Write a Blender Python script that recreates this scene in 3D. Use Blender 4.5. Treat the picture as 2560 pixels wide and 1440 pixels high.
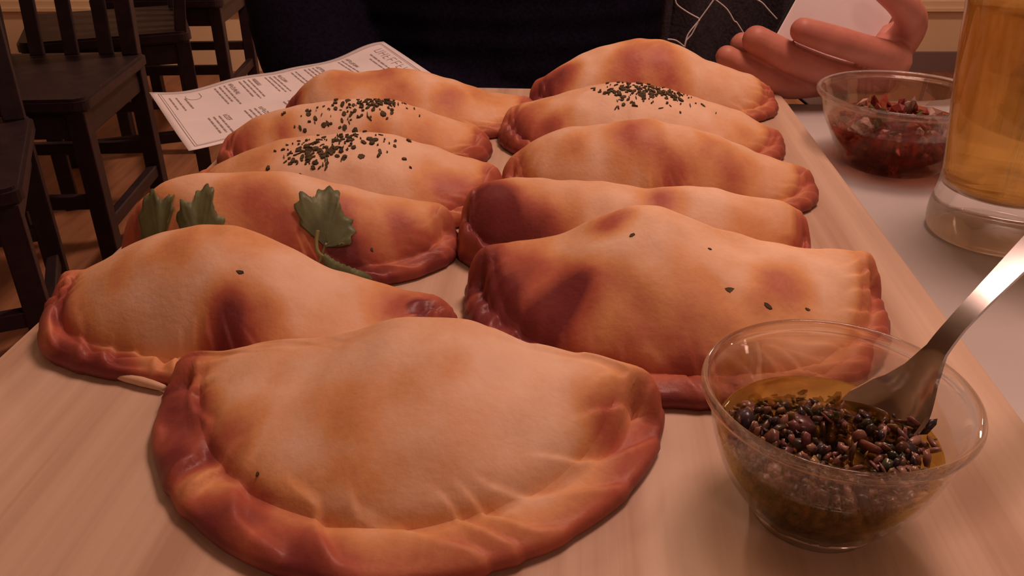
import bpy, bmesh, math, random
import numpy as np
from mathutils import Vector, Matrix, Euler

for o in list(bpy.data.objects):
    bpy.data.objects.remove(o, do_unlink=True)
scene = bpy.context.scene
COL = scene.collection
R = math.radians
TT = 0.75            # table top height
ZB = 0.762           # top of the serving board

# ---------------------------------------------------------------- camera
cam_d = bpy.data.cameras.new('camera'); cam = bpy.data.objects.new('camera', cam_d); COL.objects.link(cam)
cam.location = (0, 0, ZB+.18); cam.rotation_euler = (R(90-28.5), 0, 0)
cam_d.sensor_width = 36; cam_d.lens = 2130/2560*36; cam_d.clip_start = .01; cam_d.clip_end = 50
scene.camera = cam

# ---------------------------------------------------------------- world, exposure
w = bpy.data.worlds.new('world'); scene.world = w; w.use_nodes = True
w.node_tree.nodes['Background'].inputs[0].default_value = (.02, .012, .02, 1)
w.node_tree.nodes['Background'].inputs[1].default_value = 1
vs = scene.view_settings
vs.view_transform = 'Standard'; vs.look = 'None'; vs.gamma = 1; vs.use_curve_mapping = False
vs.exposure = 0.0
KEY_COL = (1.0, .57, .46)
KEY_W = 20.5          # shaded ceiling lamp over the table
BULB_W = 1.2          # small bulbs of the string light
WALL_W = 85.0
FILL_W = 8.0

# ---------------------------------------------------------------- materials
def mat(name, color=(.5, .5, .5), rough=.5, metal=0, spec=.5, trans=0, ior=1.45, emit=None, estr=0, sss=0, coat=0):
    m = bpy.data.materials.new(name); m.use_nodes = True
    b = m.node_tree.nodes['Principled BSDF']
    b.inputs['Base Color'].default_value = (*color, 1); b.inputs['Roughness'].default_value = rough
    b.inputs['Metallic'].default_value = metal; b.inputs['Specular IOR Level'].default_value = spec
    b.inputs['Transmission Weight'].default_value = trans; b.inputs['IOR'].default_value = ior
    b.inputs['Coat Weight'].default_value = coat
    if sss:
        b.inputs['Subsurface Weight'].default_value = sss; b.inputs['Subsurface Radius'].default_value = (.006, .003, .0015)
        b.inputs['Subsurface Scale'].default_value = 1.0
    if emit:
        b.inputs['Emission Color'].default_value = (*emit, 1); b.inputs['Emission Strength'].default_value = estr
    return m
def N(m, t, **kw):
    n = m.node_tree.nodes.new(t)
    for k, v in kw.items():
        if k in n.inputs: n.inputs[k].default_value = v
        else: setattr(n, k, v)
    return n
def L(m, a, b): m.node_tree.links.new(a, b)
def bsdf(m): return m.node_tree.nodes['Principled BSDF']
def ramp(m, stops):
    r = N(m, 'ShaderNodeValToRGB'); e = r.color_ramp.elements
    while len(e) < len(stops): e.new(.5)
    for i, (p, c) in enumerate(stops): e[i].position = p; e[i].color = (*c, 1)
    return r
def noisy(name, c1, c2, scale=(20, 20, 20), rough=.5, detail=4, bump=0, spec=.5, sss=0, lo=.35, hi=.65, dist=.002):
    m = mat(name, c1, rough, spec=spec, sss=sss)
    tc = N(m, 'ShaderNodeTexCoord'); mp = N(m, 'ShaderNodeMapping'); mp.inputs['Scale'].default_value = scale
    L(m, tc.outputs['Object'], mp.inputs['Vector'])
    n = N(m, 'ShaderNodeTexNoise', Scale=1.0, Detail=detail); L(m, mp.outputs[0], n.inputs['Vector'])
    r = ramp(m, [(lo, c1), (hi, c2)]); L(m, n.outputs['Fac'], r.inputs[0]); L(m, r.outputs[0], bsdf(m).inputs['Base Color'])
    if bump:
        b = N(m, 'ShaderNodeBump', Strength=bump, Distance=dist); L(m, n.outputs['Fac'], b.inputs['Height']); L(m, b.outputs[0], bsdf(m).inputs['Normal'])
    return m

def dough_mat(name, pale, gold, brown, dark):
    m = mat(name, gold, .5, spec=.35, sss=.08)
    at = N(m, 'ShaderNodeAttribute', attribute_name='bake')
    tc = N(m, 'ShaderNodeTexCoord')
    n1 = N(m, 'ShaderNodeTexNoise', Scale=38, Detail=3); n2 = N(m, 'ShaderNodeTexNoise', Scale=420, Detail=4); n3 = N(m, 'ShaderNodeTexNoise', Scale=110, Detail=4)
    for n in (n1, n2, n3): L(m, tc.outputs['Object'], n.inputs['Vector'])
    def madd(a, k, b):
        x = N(m, 'ShaderNodeMath', operation='MULTIPLY_ADD'); L(m, a, x.inputs[0]); x.inputs[1].default_value = k
        if isinstance(b, (int, float)): x.inputs[2].default_value = b
        else: L(m, b, x.inputs[2])
        return x.outputs[0]
    f = madd(n1.outputs['Fac'], .42, at.outputs['Fac']); f = madd(n3.outputs['Fac'], .22, f); f = madd(n2.outputs['Fac'], .10, f)
    f = madd(f, 1.0, -.37)
    r = ramp(m, [(.0, pale), (.30, gold), (.62, brown), (1.0, dark)]); L(m, f, r.inputs[0]); L(m, r.outputs[0], bsdf(m).inputs['Base Color'])
    rr = N(m, 'ShaderNodeMapRange'); rr.inputs['From Min'].default_value = .2; rr.inputs['From Max'].default_value = .9
    rr.inputs['To Min'].default_value = .62; rr.inputs['To Max'].default_value = .42; L(m, f, rr.inputs[0]); L(m, rr.outputs[0], bsdf(m).inputs['Roughness'])
    h = madd(n3.outputs['Fac'], .6, n2.outputs['Fac'])
    b = N(m, 'ShaderNodeBump', Strength=.18, Distance=.0012); L(m, h, b.inputs['Height']); L(m, b.outputs[0], bsdf(m).inputs['Normal'])
    return m
M = {}
M['dough'] = dough_mat('baked_dough', (.84, .60, .42), (.72, .37, .16), (.47, .135, .080), (.20, .042, .042))
M['pale_dough'] = noisy('pale_dough', (.74, .52, .36), (.66, .42, .27), (90, 90, 90), .6, 3)
def wood_mat(name, c1, c2, c3, sx, sy, rough, bump=.05):
    m = mat(name, c1, rough)
    tc = N(m, 'ShaderNodeTexCoord'); mp = N(m, 'ShaderNodeMapping'); mp.inputs['Scale'].default_value = (sx, sy, sx)
    L(m, tc.outputs['Object'], mp.inputs['Vector'])
    n = N(m, 'ShaderNodeTexNoise', Scale=1, Detail=5, Roughness=.6); L(m, mp.outputs[0], n.inputs['Vector'])
    r = ramp(m, [(.36, c1), (.52, c2), (.67, c3)]); L(m, n.outputs['Fac'], r.inputs[0]); L(m, r.outputs[0], bsdf(m).inputs['Base Color'])
    b = N(m, 'ShaderNodeBump', Strength=bump, Distance=.001); L(m, n.outputs['Fac'], b.inputs['Height']); L(m, b.outputs[0], bsdf(m).inputs['Normal'])
    return m
M['board'] = wood_mat('pale_wood', (.46, .30, .205), (.58, .42, .30), (.66, .50, .37), 60, 1.2, .55)
M['table'] = noisy('white_table', (.52, .50, .49), (.58, .56, .55), (6, 6, 6), .32, 3)
M['tableleg'] = mat('black_metal', (.02, .02, .022), .4, 1)
M['dark_wood'] = wood_mat('dark_stained_wood', (.011, .005, .010), (.018, .008, .014), (.026, .011, .017), 30, 30, .5)
M['floor'] = wood_mat('brown_floor', (.22, .09, .05), (.30, .13, .07), (.36, .16, .09), 30, 2, .45)
M['wall'] = noisy('cream_wall', (.76, .58, .41), (.80, .62, .44), (3, 3, 3), .7, 3)
M['skirting'] = mat('mauve_grey_paint', (.22, .15, .16), .6)
M['ceiling'] = mat('ceiling_paint', (.45, .38, .34), .8)
def clear_mix(name, color, ior, through, tint):
    """clear material: part of the light passes straight through (tinted), the rest refracts and reflects"""
    m = mat(name, color, .0, trans=1, ior=ior); nt = m.node_tree
    t = N(m, 'ShaderNodeBsdfTransparent'); t.inputs[0].default_value = (*tint, 1); x = N(m, 'ShaderNodeMixShader'); x.inputs[0].default_value = 1-through
    L(m, t.outputs[0], x.inputs[1]); L(m, bsdf(m).outputs[0], x.inputs[2]); L(m, x.outputs[0], nt.nodes['Material Output'].inputs['Surface']); return m
M['glass'] = clear_mix('clear_glass', (.99, .99, .985), 1.45, .48, (.985, .985, .98))
M['thick_glass'] = clear_mix('thick_clear_glass', (.97, .985, .98), 1.47, .30, (.98, .985, .98))
M['beer'] = clear_mix('amber_beer', (.95, .60, .17), 1.34, .18, (.93, .60, .18))
M['foam'] = noisy('beer_foam', (.85, .74, .55), (.9, .82, .66), (200, 200, 200), .7, 3, .2)
M['oil'] = clear_mix('herb_oil', (.95, .82, .36), 1.44, .55, (.95, .80, .36))
M['steel'] = mat('steel', (.55, .53, .52), .16, 1)
M['paper'] = noisy('menu_paper', (.82, .80, .82), (.88, .86, .87), (25, 25, 25), .7, 4)
M['ink'] = mat('grey_ink', (.34, .30, .30), .7)
M['herb'] = noisy('dried_herb', (.045, .035, .016), (.10, .075, .035), (400, 400, 400), .8, 2)
M['leaf'] = noisy('coriander_leaf', (.085, .115, .05), (.15, .19, .085), (120, 120, 60), .5, 4, .3, sss=.05)
M['stem'] = mat('coriander_stem', (.24, .25, .10), .5)
M['burnt'] = mat('burnt_stem', (.02, .012, .008), .7)
M['onion'] = mat('onion_bit', (.85, .80, .76), .4, sss=.2)
M['skin'] = noisy('skin', (.50, .19, .145), (.58, .24, .18), (60, 60, 60), .5, 4, .12, sss=.12)
M['navy'] = noisy('navy_knit', (.0045, .004, .011), (.009, .008, .02), (300, 300, 300), .95, 3, .3, spec=.1)
M['scarf'] = noisy('charcoal_knit', (.035, .030, .036), (.055, .048, .055), (350, 350, 350), .95, 3, .3, spec=.1)
M['trousers'] = mat('black_denim', (.008, .008, .012), .9, spec=.1)
M['hair'] = noisy('dark_hair', (.012, .007, .005), (.03, .018, .012), (300, 300, 20), .5, 3)
M['white_plastic'] = mat('white_plastic', (.75, .72, .68), .35)
M['cord'] = mat('cord_white', (.72, .68, .68), .5)
M['black'] = mat('black_plastic', (.01, .01, .011), .4)
M['brass'] = mat('aged_brass', (.45, .28, .12), .35, 1)
M['shade'] = mat('lamp_shade', (.06, .05, .05), .5)

# ---------------------------------------------------------------- helpers
def link(o, parent=None):
    COL.objects.link(o)
    if parent is not None: o.parent = parent
    return o
def tag(o, label=None, cat=None, group=None, kind=None):
    if label: o['label'] = label
    if cat: o['category'] = cat
    if group: o['group'] = group
    if kind: o['kind'] = kind
    return o
def empty(name, loc=(0, 0, 0), rz=0):
    o = bpy.data.objects.new(name, None); o.empty_display_size = .02; COL.objects.link(o)
    o.location = loc; o.rotation_euler = (0, 0, rz); return o
def obj_from(name, verts, faces, m, parent=None, smooth=True, mats=None):
    me = bpy.data.meshes.new(name); me.from_pydata([tuple(map(float, v)) for v in verts], [], faces); me.update()
    if smooth: me.polygons.foreach_set('use_smooth', [True]*len(me.polygons))
    if mats:
        for q in mats: me.materials.append(q)
    else: me.materials.append(m)
    return link(bpy.data.objects.new(name, me), parent)
def obj_bm(name, bm, m, parent=None, smooth=True):
    me = bpy.data.meshes.new(name); bm.to_mesh(me); bm.free(); me.materials.append(m)
    if smooth: me.polygons.foreach_set('use_smooth', [True]*len(me.polygons))
    return link(bpy.data.objects.new(name, me), parent)
def box_bm(bm, c, s, rot=None, bev=0):
    r = bmesh.ops.create_cube(bm, size=1)['verts']
    bmesh.ops.scale(bm, vec=s, verts=r)
    if bev:
        es = list({e for v in r for e in v.link_edges})
        bmesh.ops.bevel(bm, geom=es, offset=bev, segments=2, affect='EDGES', profile=.5)
        r = list(bm.verts)
    if rot is not None: bmesh.ops.rotate(bm, cent=(0, 0, 0), matrix=rot, verts=r)
    bmesh.ops.translate(bm, vec=c, verts=r)
    return r
def box(name, c, s, m, parent=None, rot=None, bev=.004):
    bm = bmesh.new(); box_bm(bm, c, s, rot, bev); o = obj_bm(name, bm, m, parent, smooth=False); return o
def beam(name, p, q, w, d, m, parent=None, bev=.003, up=(0, 0, 1)):
    """square bar from p to q"""
    p, q = Vector(p), Vector(q); ax = (q-p).normalized(); u = Vector(up)
    if abs(ax.dot(u)) > .95: u = Vector((0, 1, 0))
    sx = ax.cross(u).normalized(); sy = ax.cross(sx).normalized()
    rot = Matrix((sx, sy, ax)).transposed()
    return box(name, (p+q)/2, (w, d, (q-p).length), m, parent, rot, bev)
def lathe(name, prof, m, parent=None, n=72, loc=(0, 0, 0), closed=True):
    verts, faces, rings = [], [], []
    for r, z in prof:
        if r < 1e-6: rings.append([len(verts)]); verts.append((0, 0, z))
        else:
            rings.append(list(range(len(verts), len(verts)+n)))
            for i in range(n):
                a = 2*math.pi*i/n; verts.append((r*math.cos(a), r*math.sin(a), z))
    prs = list(zip(rings[:-1], rings[1:]))
    for A, B in prs:
        for i in range(n):
            j = (i+1) % n
            if len(A) == 1 and len(B) == 1: continue
            if len(A) == 1: faces.append((A[0], B[j], B[i]))
            elif len(B) == 1: faces.append((A[i], A[j], B[0]))
            else: faces.append((A[i], A[j], B[j], B[i]))
    o = obj_from(name, verts, faces, m, parent); o.location = loc
    return o
def smooth_prof(pts, n=4):
    """Catmull-Rom through the profile points"""
    P = [Vector((p[0], p[1])) for p in pts]; out = []
    for i in range(len(P)-1):
        a, b, c, d = P[max(i-1, 0)], P[i], P[i+1], P[min(i+2, len(P)-1)]
        for k in range(n):
            t = k/n; out.append(.5*((2*b)+(c-a)*t+(2*a-5*b+4*c-d)*t*t+(3*b-a-3*c+d)*t**3))
    out.append(P[-1]); return [(max(p.x, 0), p.y) for p in out]
def catmull(pts, n=8):
    P = [Vector(p) for p in pts]; out = []
    for i in range(len(P)-1):
        a, b, c, d = P[max(i-1, 0)], P[i], P[i+1], P[min(i+2, len(P)-1)]
        for k in range(n):
            t = k/n; out.append(.5*((2*b)+(c-a)*t+(2*a-5*b+4*c-d)*t*t+(3*b-a-3*c+d)*t**3))
    out.append(P[-1]); return out
def tube(name, pts, r, m, parent=None, n=8, sub=8):
    C = catmull(pts, sub) if sub > 1 else [Vector(p) for p in pts]
    rs = r if isinstance(r, (list, tuple)) else [r, r]
    verts, faces = [], []
    up = Vector((0, 0, 1))
    for i, c in enumerate(C):
        t = (C[min(i+1, len(C)-1)]-C[max(i-1, 0)]).normalized()
        a = t.cross(up); a = a.normalized() if a.length > 1e-4 else Vector((1, 0, 0)); b = a.cross(t).normalized()
        rr = np.interp(i/(len(C)-1), np.linspace(0, 1, len(rs)), rs)
        for k in range(n):
            th = 2*math.pi*k/n; verts.append(c+a*rr*math.cos(th)+b*rr*math.sin(th))
    for i in range(len(C)-1):
        for k in range(n):
            j = (k+1) % n; faces.append((i*n+k, i*n+j, (i+1)*n+j, (i+1)*n+k))
    faces.append(tuple(range(n))[::-1]); faces.append(tuple(range((len(C)-1)*n, len(C)*n)))
    return obj_from(name, verts, faces, m, parent)
def blob(name, chains, voxel, m, parent=None, smooth_it=4, sub=6, seg=14, scale=None):
    """one continuous surface grown from chains of (point, radius) by union of spheres and a voxel remesh"""
    verts, faces = [], []
    tb = bmesh.new(); bmesh.ops.create_uvsphere(tb, u_segments=seg, v_segments=max(6, seg//2+1), radius=1)
    sv = np.array([v.co[:] for v in tb.verts]); sf = [[v.index for v in f.verts] for f in tb.faces]; tb.free()
    for ch in chains:
        pts = [Vector((*p, r) if not hasattr(r, '__len__') else (*p, 1)) for p, r in ch]
        sq = None
        P4 = pts
        for i in range(max(1, len(P4)-1)):
            nn = sub if len(P4) > 1 else 1
            for k in range(nn + (1 if i == len(P4)-2 or len(P4) == 1 else 0)):
                t = k/nn if nn else 0
                a, b = P4[i], P4[min(i+1, len(P4)-1)]
                a0, b1 = P4[max(i-1, 0)], P4[min(i+2, len(P4)-1)]
                q = .5*((2*a)+(b-a0)*t+(2*a0-5*a+4*b-b1)*t*t+(3*a-a0-3*b+b1)*t**3)
                ra, rb = ch[i][1], ch[min(i+1, len(ch)-1)][1]
                ra = np.array(ra if hasattr(ra, '__len__') else (ra,)*3, float); rb = np.array(rb if hasattr(rb, '__len__') else (rb,)*3, float)
                rr = ra+(rb-ra)*t
                base = len(verts)
                verts.extend((sv*rr+np.array(q[:3])).tolist()); faces.extend([[base+x for x in f] for f in sf])
    me = bpy.data.meshes.new(name+'_raw'); me.from_pydata(verts, [], faces); me.update()
    tmp = bpy.data.objects.new(name+'_raw', me); COL.objects.link(tmp)
    md = tmp.modifiers.new('r', 'REMESH'); md.mode = 'VOXEL'; md.voxel_size = voxel
    if smooth_it:
        sm = tmp.modifiers.new('s', 'SMOOTH'); sm.factor = .5; sm.iterations = smooth_it
    dg = bpy.context.evaluated_depsgraph_get(); ev = tmp.evaluated_get(dg)
    out = bpy.data.meshes.new_from_object(ev, depsgraph=dg)
    bpy.data.objects.remove(tmp); bpy.data.meshes.remove(me)
    out.name = name; out.materials.clear(); out.materials.append(m)
    out.polygons.foreach_set('use_smooth', [True]*len(out.polygons))
    return link(bpy.data.objects.new(name, out), parent)
# ---------------------------------------------------------------- empanada form
def sgn_noise(rng, n, fmin, fmax):
    """sum of n random plane sines -> smooth noise function of (x, y), about -1..1"""
    k = rng.uniform(fmin, fmax, n); a = rng.uniform(0, 2*math.pi, n); p = rng.uniform(0, 2*math.pi, n)
    kx, ky = k*np.cos(a), k*np.sin(a)
    def f(x, y):
        s = 0
        for i in range(n):
            s = s + np.sin(kx[i]*x + ky[i]*y + p[i])
        return s/math.sqrt(n)/1.2
    return f

class Form:
    """half moon of dough: x along the fold, -y towards the crimped edge"""
    def __init__(self, prof, bf, bb=.013, pf=2.5, lip=.011, edge=(.006, .006, .006), pitch=.013,
                 amp=.0016, slant=1.0, seed=1, k=2.1, q=.8, scal=.0008, lump=.0012, ax=0):
        self.px = np.array([p[0] for p in prof]); self.pz = np.array([p[1] for p in prof])
        self.x0, self.x1 = self.px[0], self.px[-1]
        self.xm = (self.x0+self.x1)/2; self.a = (self.x1-self.x0)/2 + .0015 + ax
        self.bf, self.bb, self.pf, self.lip, self.edge = bf, bb, pf, lip, edge
        self.pitch, self.amp, self.slant, self.k, self.q, self.scal = pitch, amp, slant, k, q, scal
        rng = np.random.RandomState(seed)
        self.n1 = sgn_noise(rng, 7, 60, 170); self.n2 = sgn_noise(rng, 9, 200, 520)
        self.n3 = sgn_noise(rng, 5, 25, 60); self.lump = lump
        # smoothed ridge
        xs = np.linspace(self.x0, self.x1, 241); zs = np.interp(xs, self.px, self.pz)
        w = np.hanning(17); w /= w.sum()
        zp = np.concatenate([np.full(8, zs[0]), zs, np.full(8, zs[-1])])
        self.gx, self.gz = xs, np.convolve(zp, w, 'valid')
    def H(self, x): return np.interp(x, self.gx, self.gz)
    def e(self, x):
        s = np.clip((x-self.xm)/self.a, -1, 1); l, m, r = self.edge
        return np.where(s < 0, m+(l-m)*np.abs(s)**3, m+(r-m)*np.abs(s)**3)
    def half(self, x, b, a): return b*np.clip(1-np.abs((x-self.xm)/a)**self.pf, 0, 1)**(1/self.pf)
    def outline(self, ph):
        """closed outline; ph 0 = right tip, pi = left tip, lower half is the front"""
        c, s = np.cos(ph), np.sin(ph); n = 2/self.pf
        b = np.where(s < 0, self.bf, self.bb)
        return self.xm + self.a*np.sign(c)*np.abs(c)**n, b*np.sign(s)*np.abs(s)**n
    def top(self, x, y, fine=True):
        x = np.asarray(x, float); y = np.asarray(y, float)
        H, e = self.H(x), self.e(x)
        yi = np.maximum(self.half(x, self.bf-self.lip, self.a-self.lip*.6), .009)
        yb = np.maximum(self.half(x, self.bb, self.a), .003)
        v = np.where(y < 0, -y/yi, y/yb)
        D = np.where(y < 0, np.clip(1-np.clip(v, 0, 1)**self.k, 0, 1)**self.q, np.clip(1-np.clip(v, 0, 1)**2.4, 0, 1)**.6)
        e2 = np.minimum(e, H)
        z = e2+(H-e2)*D
        if fine:
            z = z + self.lump*self.n1(x, y)*np.clip(D, 0, 1)*np.clip(1-np.where(y > 0, v, 0), 0, 1) + .00035*self.n2(x, y)*np.clip((z-e2)/.006, .3, 1)
        return z
EMP = {
'E1': dict(at=(-0.0350, 0.2442), yaw=-6.5, prof=[(-0.0875, 0.012), (-0.0789, 0.014), (-0.0668, 0.0156), (-0.0544, 0.0206), (-0.0454, 0.0234), (-0.0281, 0.0258), (-0.0165, 0.0295), (-0.0052, 0.0342), (0.0112, 0.036), (0.0219, 0.0363), (0.0299, 0.0327), (0.0405, 0.0288), (0.0579, 0.0253), (0.0726, 0.0217), (0.0834, 0.0185), (0.0875, 0.014)],
   form=dict(bf=0.083, bb=0.009, pf=1.88, lip=0.016, edge=(0.009, 0.007, 0.006), pitch=0.026, amp=0.0022, ax=-0.0028, seed=11, k=2.0, q=0.9),
   marks=[(-0.0652, -0.0461, 0.0114, 0.45), (-0.0435, -0.0698, 0.013, 0.5), (-0.0117, -0.0801, 0.0148, 0.35), (-0.0785, -0.0124, 0.0095, 0.3), (-0.0092, -0.0416, 0.0165, 0.28), (-0.0675, -0.0264, 0.0121, 0.55), (-0.0527, -0.0409, 0.0129, 0.5), (0.0199, -0.0195, 0.0086, 0.2), (0.064, -0.0193, 0.0116, 0.3), (-0.0249, -0.0622, 0.0159, 0.3), (0.0393, -0.0135, 0.022, -0.15), (-0.0214, -0.0481, 0.0123, -0.1), (0.052, -0.0423, 0.0164, -0.1)]),
'E2': dict(at=(-0.1053, 0.3046), yaw=-4.7, prof=[(-0.0806, 0.02), (-0.0723, 0.0189), (-0.0628, 0.023), (-0.0511, 0.0298), (-0.0346, 0.0375), (-0.0174, 0.0421), (-0.0044, 0.0421), (0.0079, 0.0382), (0.0199, 0.0317), (0.0335, 0.0225), (0.0446, 0.0199), (0.0606, 0.0159), (0.0702, 0.0147), (0.0806, 0.01)],
   form=dict(bf=0.05, bb=0.008, pf=3.0, lip=0.01, edge=(0.014, 0.006, 0.008), pitch=0.015, amp=0.0019, seed=12),
   marks=[(-0.0728, -0.0233, 0.0108, 0.4), (-0.0585, -0.0411, 0.012, 0.45), (-0.0394, -0.0461, 0.0135, 0.45), (0.0063, -0.0355, 0.0127, 0.7), (0.003, -0.0325, 0.0068, 0.3), (-0.0203, -0.0135, 0.0123, 0.35), (0.0036, -0.0057, 0.0125, 0.22), (0.0623, -0.009, 0.0126, 0.5), (0.0695, -0.0093, 0.005, 1.0), (-0.0437, -0.0189, 0.0106, 0.25), (-0.0241, -0.0275, 0.0206, -0.1), (0.0252, -0.0084, 0.0143, -0.15)]),
'E3': dict(at=(-0.1017, 0.3620), yaw=11.4, prof=[(-0.0744, 0.018), (-0.0698, 0.0264), (-0.0643, 0.0331), (-0.0546, 0.0395), (-0.0457, 0.0426), (-0.0336, 0.0439), (-0.0166, 0.0434), (0.0058, 0.0405), (0.023, 0.0343), (0.0408, 0.0279), (0.0593, 0.0234), (0.0687, 0.0216), (0.0744, 0.018)],
   form=dict(bf=0.041, bb=0.01, pf=2.6, lip=0.01, edge=(0.01, 0.006, 0.009), pitch=0.014, amp=0.0019, seed=13),
   marks=[(0.0493, -0.0212, 0.0146, 0.4), (-0.0135, -0.0185, 0.018, 0.4), (0.0012, -0.0213, 0.0141, 0.35), (0.0187, -0.0278, 0.0122, 0.8), (-0.0584, -0.0149, 0.012, 0.5), (0.029, -0.0277, 0.0144, 0.6), (0.0487, -0.0125, 0.0127, 0.2), (0.0074, -0.0086, 0.0103, -0.1)]),
'E4': dict(at=(-0.0894, 0.4382), yaw=0.6, prof=[(-0.0829, 0.012), (-0.0664, 0.02), (-0.0482, 0.0267), (-0.0346, 0.0318), (-0.013, 0.0348), (0.0085, 0.0365), (0.0254, 0.0343), (0.0464, 0.0275), (0.0613, 0.0218), (0.072, 0.0188), (0.0829, 0.016)],
   form=dict(bf=0.055, bb=0.01, pf=2.6, lip=0.009, edge=(0.008, 0.006, 0.01), pitch=0.013, amp=0.0012, seed=14),
   marks=[(0.048, -0.027, 0.0142, 0.3), (0.0602, -0.0267, 0.0119, 0.35), (-0.0438, -0.0178, 0.0191, 0.25), (-0.005, -0.0236, 0.0283, -0.25), (0.0274, -0.0216, 0.0189, -0.15)]),
'E5': dict(at=(-0.0955, 0.5039), yaw=5.4, prof=[(-0.0805, 0.008), (-0.0754, 0.0149), (-0.0586, 0.0244), (-0.0365, 0.0311), (-0.0197, 0.0338), (0.0041, 0.0341), (0.0255, 0.0323), (0.0421, 0.0276), (0.0589, 0.0209), (0.0736, 0.0159), (0.0805, 0.01)],
   form=dict(bf=0.04, bb=0.01, pf=2.8, lip=0.008, edge=(0.01, 0.006, 0.013), pitch=0.012, amp=0.0014, seed=15),
   marks=[(-0.0398, -0.0174, 0.0094, 0.45), (0.0137, -0.0226, 0.0108, 0.4), (0.0415, -0.0227, 0.0163, 0.25), (-0.0071, -0.0143, 0.0271, -0.25), (-0.0616, -0.0161, 0.0135, 0.4)]),
'E6': dict(at=(-0.0698, 0.5750), yaw=3.9, prof=[(-0.0844, 0.012), (-0.0767, 0.0201), (-0.062, 0.0321), (-0.0509, 0.0367), (-0.0324, 0.0348), (-0.0057, 0.0349), (0.0103, 0.0322), (0.0317, 0.0264), (0.0534, 0.0185), (0.0672, 0.0166), (0.0844, 0.014)],
   form=dict(bf=0.05, bb=0.012, pf=2.6, lip=0.009, edge=(0.008, 0.006, 0.009), pitch=0.012, amp=0.0018, seed=16),
   marks=[(-0.0418, -0.0141, 0.0136, 0.35), (-0.0133, -0.0079, 0.0184, 0.4), (0.0001, -0.0222, 0.0136, 0.35), (0.026, -0.0249, 0.0121, 0.4), (0.0477, -0.0082, 0.0156, 0.3), (-0.0754, -0.0095, 0.0092, 0.4), (0.0105, -0.0151, 0.0122, -0.1)]),
'R1': dict(at=(0.0672, 0.3184), yaw=-3.2, prof=[(-0.0846, 0.02), (-0.0758, 0.024), (-0.064, 0.0262), (-0.0474, 0.0303), (-0.0345, 0.0378), (-0.0217, 0.0422), (-0.0073, 0.0438), (0.0044, 0.0397), (0.0178, 0.0346), (0.0347, 0.0297), (0.0513, 0.0265), (0.0686, 0.0251), (0.0816, 0.0245), (0.0846, 0.02)],
   form=dict(bf=0.077, bb=0.011, pf=2.3, lip=0.012, edge=(0.01, 0.007, 0.011), pitch=0.013, amp=0.0019, seed=17),
   marks=[(-0.0718, -0.0333, 0.0145, 0.4), (-0.032, -0.0639, 0.0199, 0.35), (-0.0795, -0.0081, 0.0096, 0.4), (-0.0646, -0.0217, 0.0201, 0.55), (-0.0469, -0.0403, 0.0209, 0.5), (-0.0284, -0.0076, 0.0111, 0.5), (0.0372, -0.0285, 0.0141, 0.45), (-0.0036, -0.058, 0.0265, 0.4), (-0.0572, -0.0461, 0.0157, 0.5), (-0.0145, -0.0371, 0.0189, -0.1), (0.0566, -0.0185, 0.0109, -0.1)]),
'R2': dict(at=(0.0571, 0.3700), yaw=-6.9, prof=[(-0.0807, 0.024), (-0.0767, 0.0283), (-0.0633, 0.032), (-0.0462, 0.0342), (-0.0256, 0.0337), (-0.0088, 0.0331), (0.006, 0.0312), (0.017, 0.0324), (0.0368, 0.0337), (0.0536, 0.0286), (0.0683, 0.0264), (0.0788, 0.0219), (0.0807, 0.018)],
   form=dict(bf=0.04, bb=0.011, pf=3.4, lip=0.008, edge=(0.018, 0.006, 0.013), pitch=0.013, amp=0.0012, seed=18),
   marks=[(-0.0567, -0.0224, 0.0209, 0.7), (-0.0398, -0.0271, 0.0166, 0.5), (0.0113, -0.0091, 0.0115, 0.55), (-0.0651, -0.0141, 0.0127, 0.5), (0.0504, -0.0169, 0.0143, 0.2), (0.0344, -0.0097, 0.0145, -0.1)]),
'R3': dict(at=(0.0807, 0.4460), yaw=-1.7, prof=[(-0.0848, 0.016), (-0.0786, 0.0207), (-0.0676, 0.0289), (-0.0504, 0.0347), (-0.0289, 0.0382), (-0.0096, 0.0402), (0.0099, 0.0375), (0.0321, 0.031), (0.0502, 0.0243), (0.0641, 0.0187), (0.0778, 0.0143), (0.0848, 0.012)],
   form=dict(bf=0.046, bb=0.011, pf=2.6, lip=0.01, edge=(0.012, 0.006, 0.008), pitch=0.012, amp=0.0019, seed=19),
   marks=[(-0.017, -0.0119, 0.0146, 0.5), (-0.0464, -0.0159, 0.0097, 0.3), (0.0053, -0.0267, 0.0167, 0.45), (0.0352, -0.0237, 0.0169, 0.4), (-0.0382, -0.0254, 0.0144, -0.1), (0.0061, -0.0141, 0.0097, -0.1)]),
'R4': dict(at=(0.0818, 0.5277), yaw=-9.5, prof=[(-0.0877, 0.016), (-0.0777, 0.0205), (-0.0647, 0.025), (-0.0444, 0.0324), (-0.0268, 0.0363), (-0.0045, 0.0386), (0.0181, 0.0345), (0.0332, 0.0297), (0.0482, 0.0266), (0.0608, 0.0234), (0.0738, 0.0164), (0.0877, 0.012)],
   form=dict(bf=0.054, bb=0.011, pf=2.6, lip=0.009, edge=(0.012, 0.006, 0.009), pitch=0.013, amp=0.0012, seed=20),
   marks=[(-0.0684, -0.0266, 0.0172, 0.5), (-0.0506, -0.0299, 0.0113, 0.4), (0.0599, -0.0233, 0.0111, 0.2), (-0.0031, -0.0226, 0.0306, -0.3)]),
'R5': dict(at=(0.1008, 0.6062), yaw=2.0, prof=[(-0.0871, 0.018), (-0.0809, 0.0208), (-0.0669, 0.0292), (-0.053, 0.0375), (-0.0336, 0.0443), (-0.0114, 0.0491), (0.0055, 0.0487), (0.0202, 0.0425), (0.0353, 0.034), (0.056, 0.0281), (0.0712, 0.0223), (0.0871, 0.012)],
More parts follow.
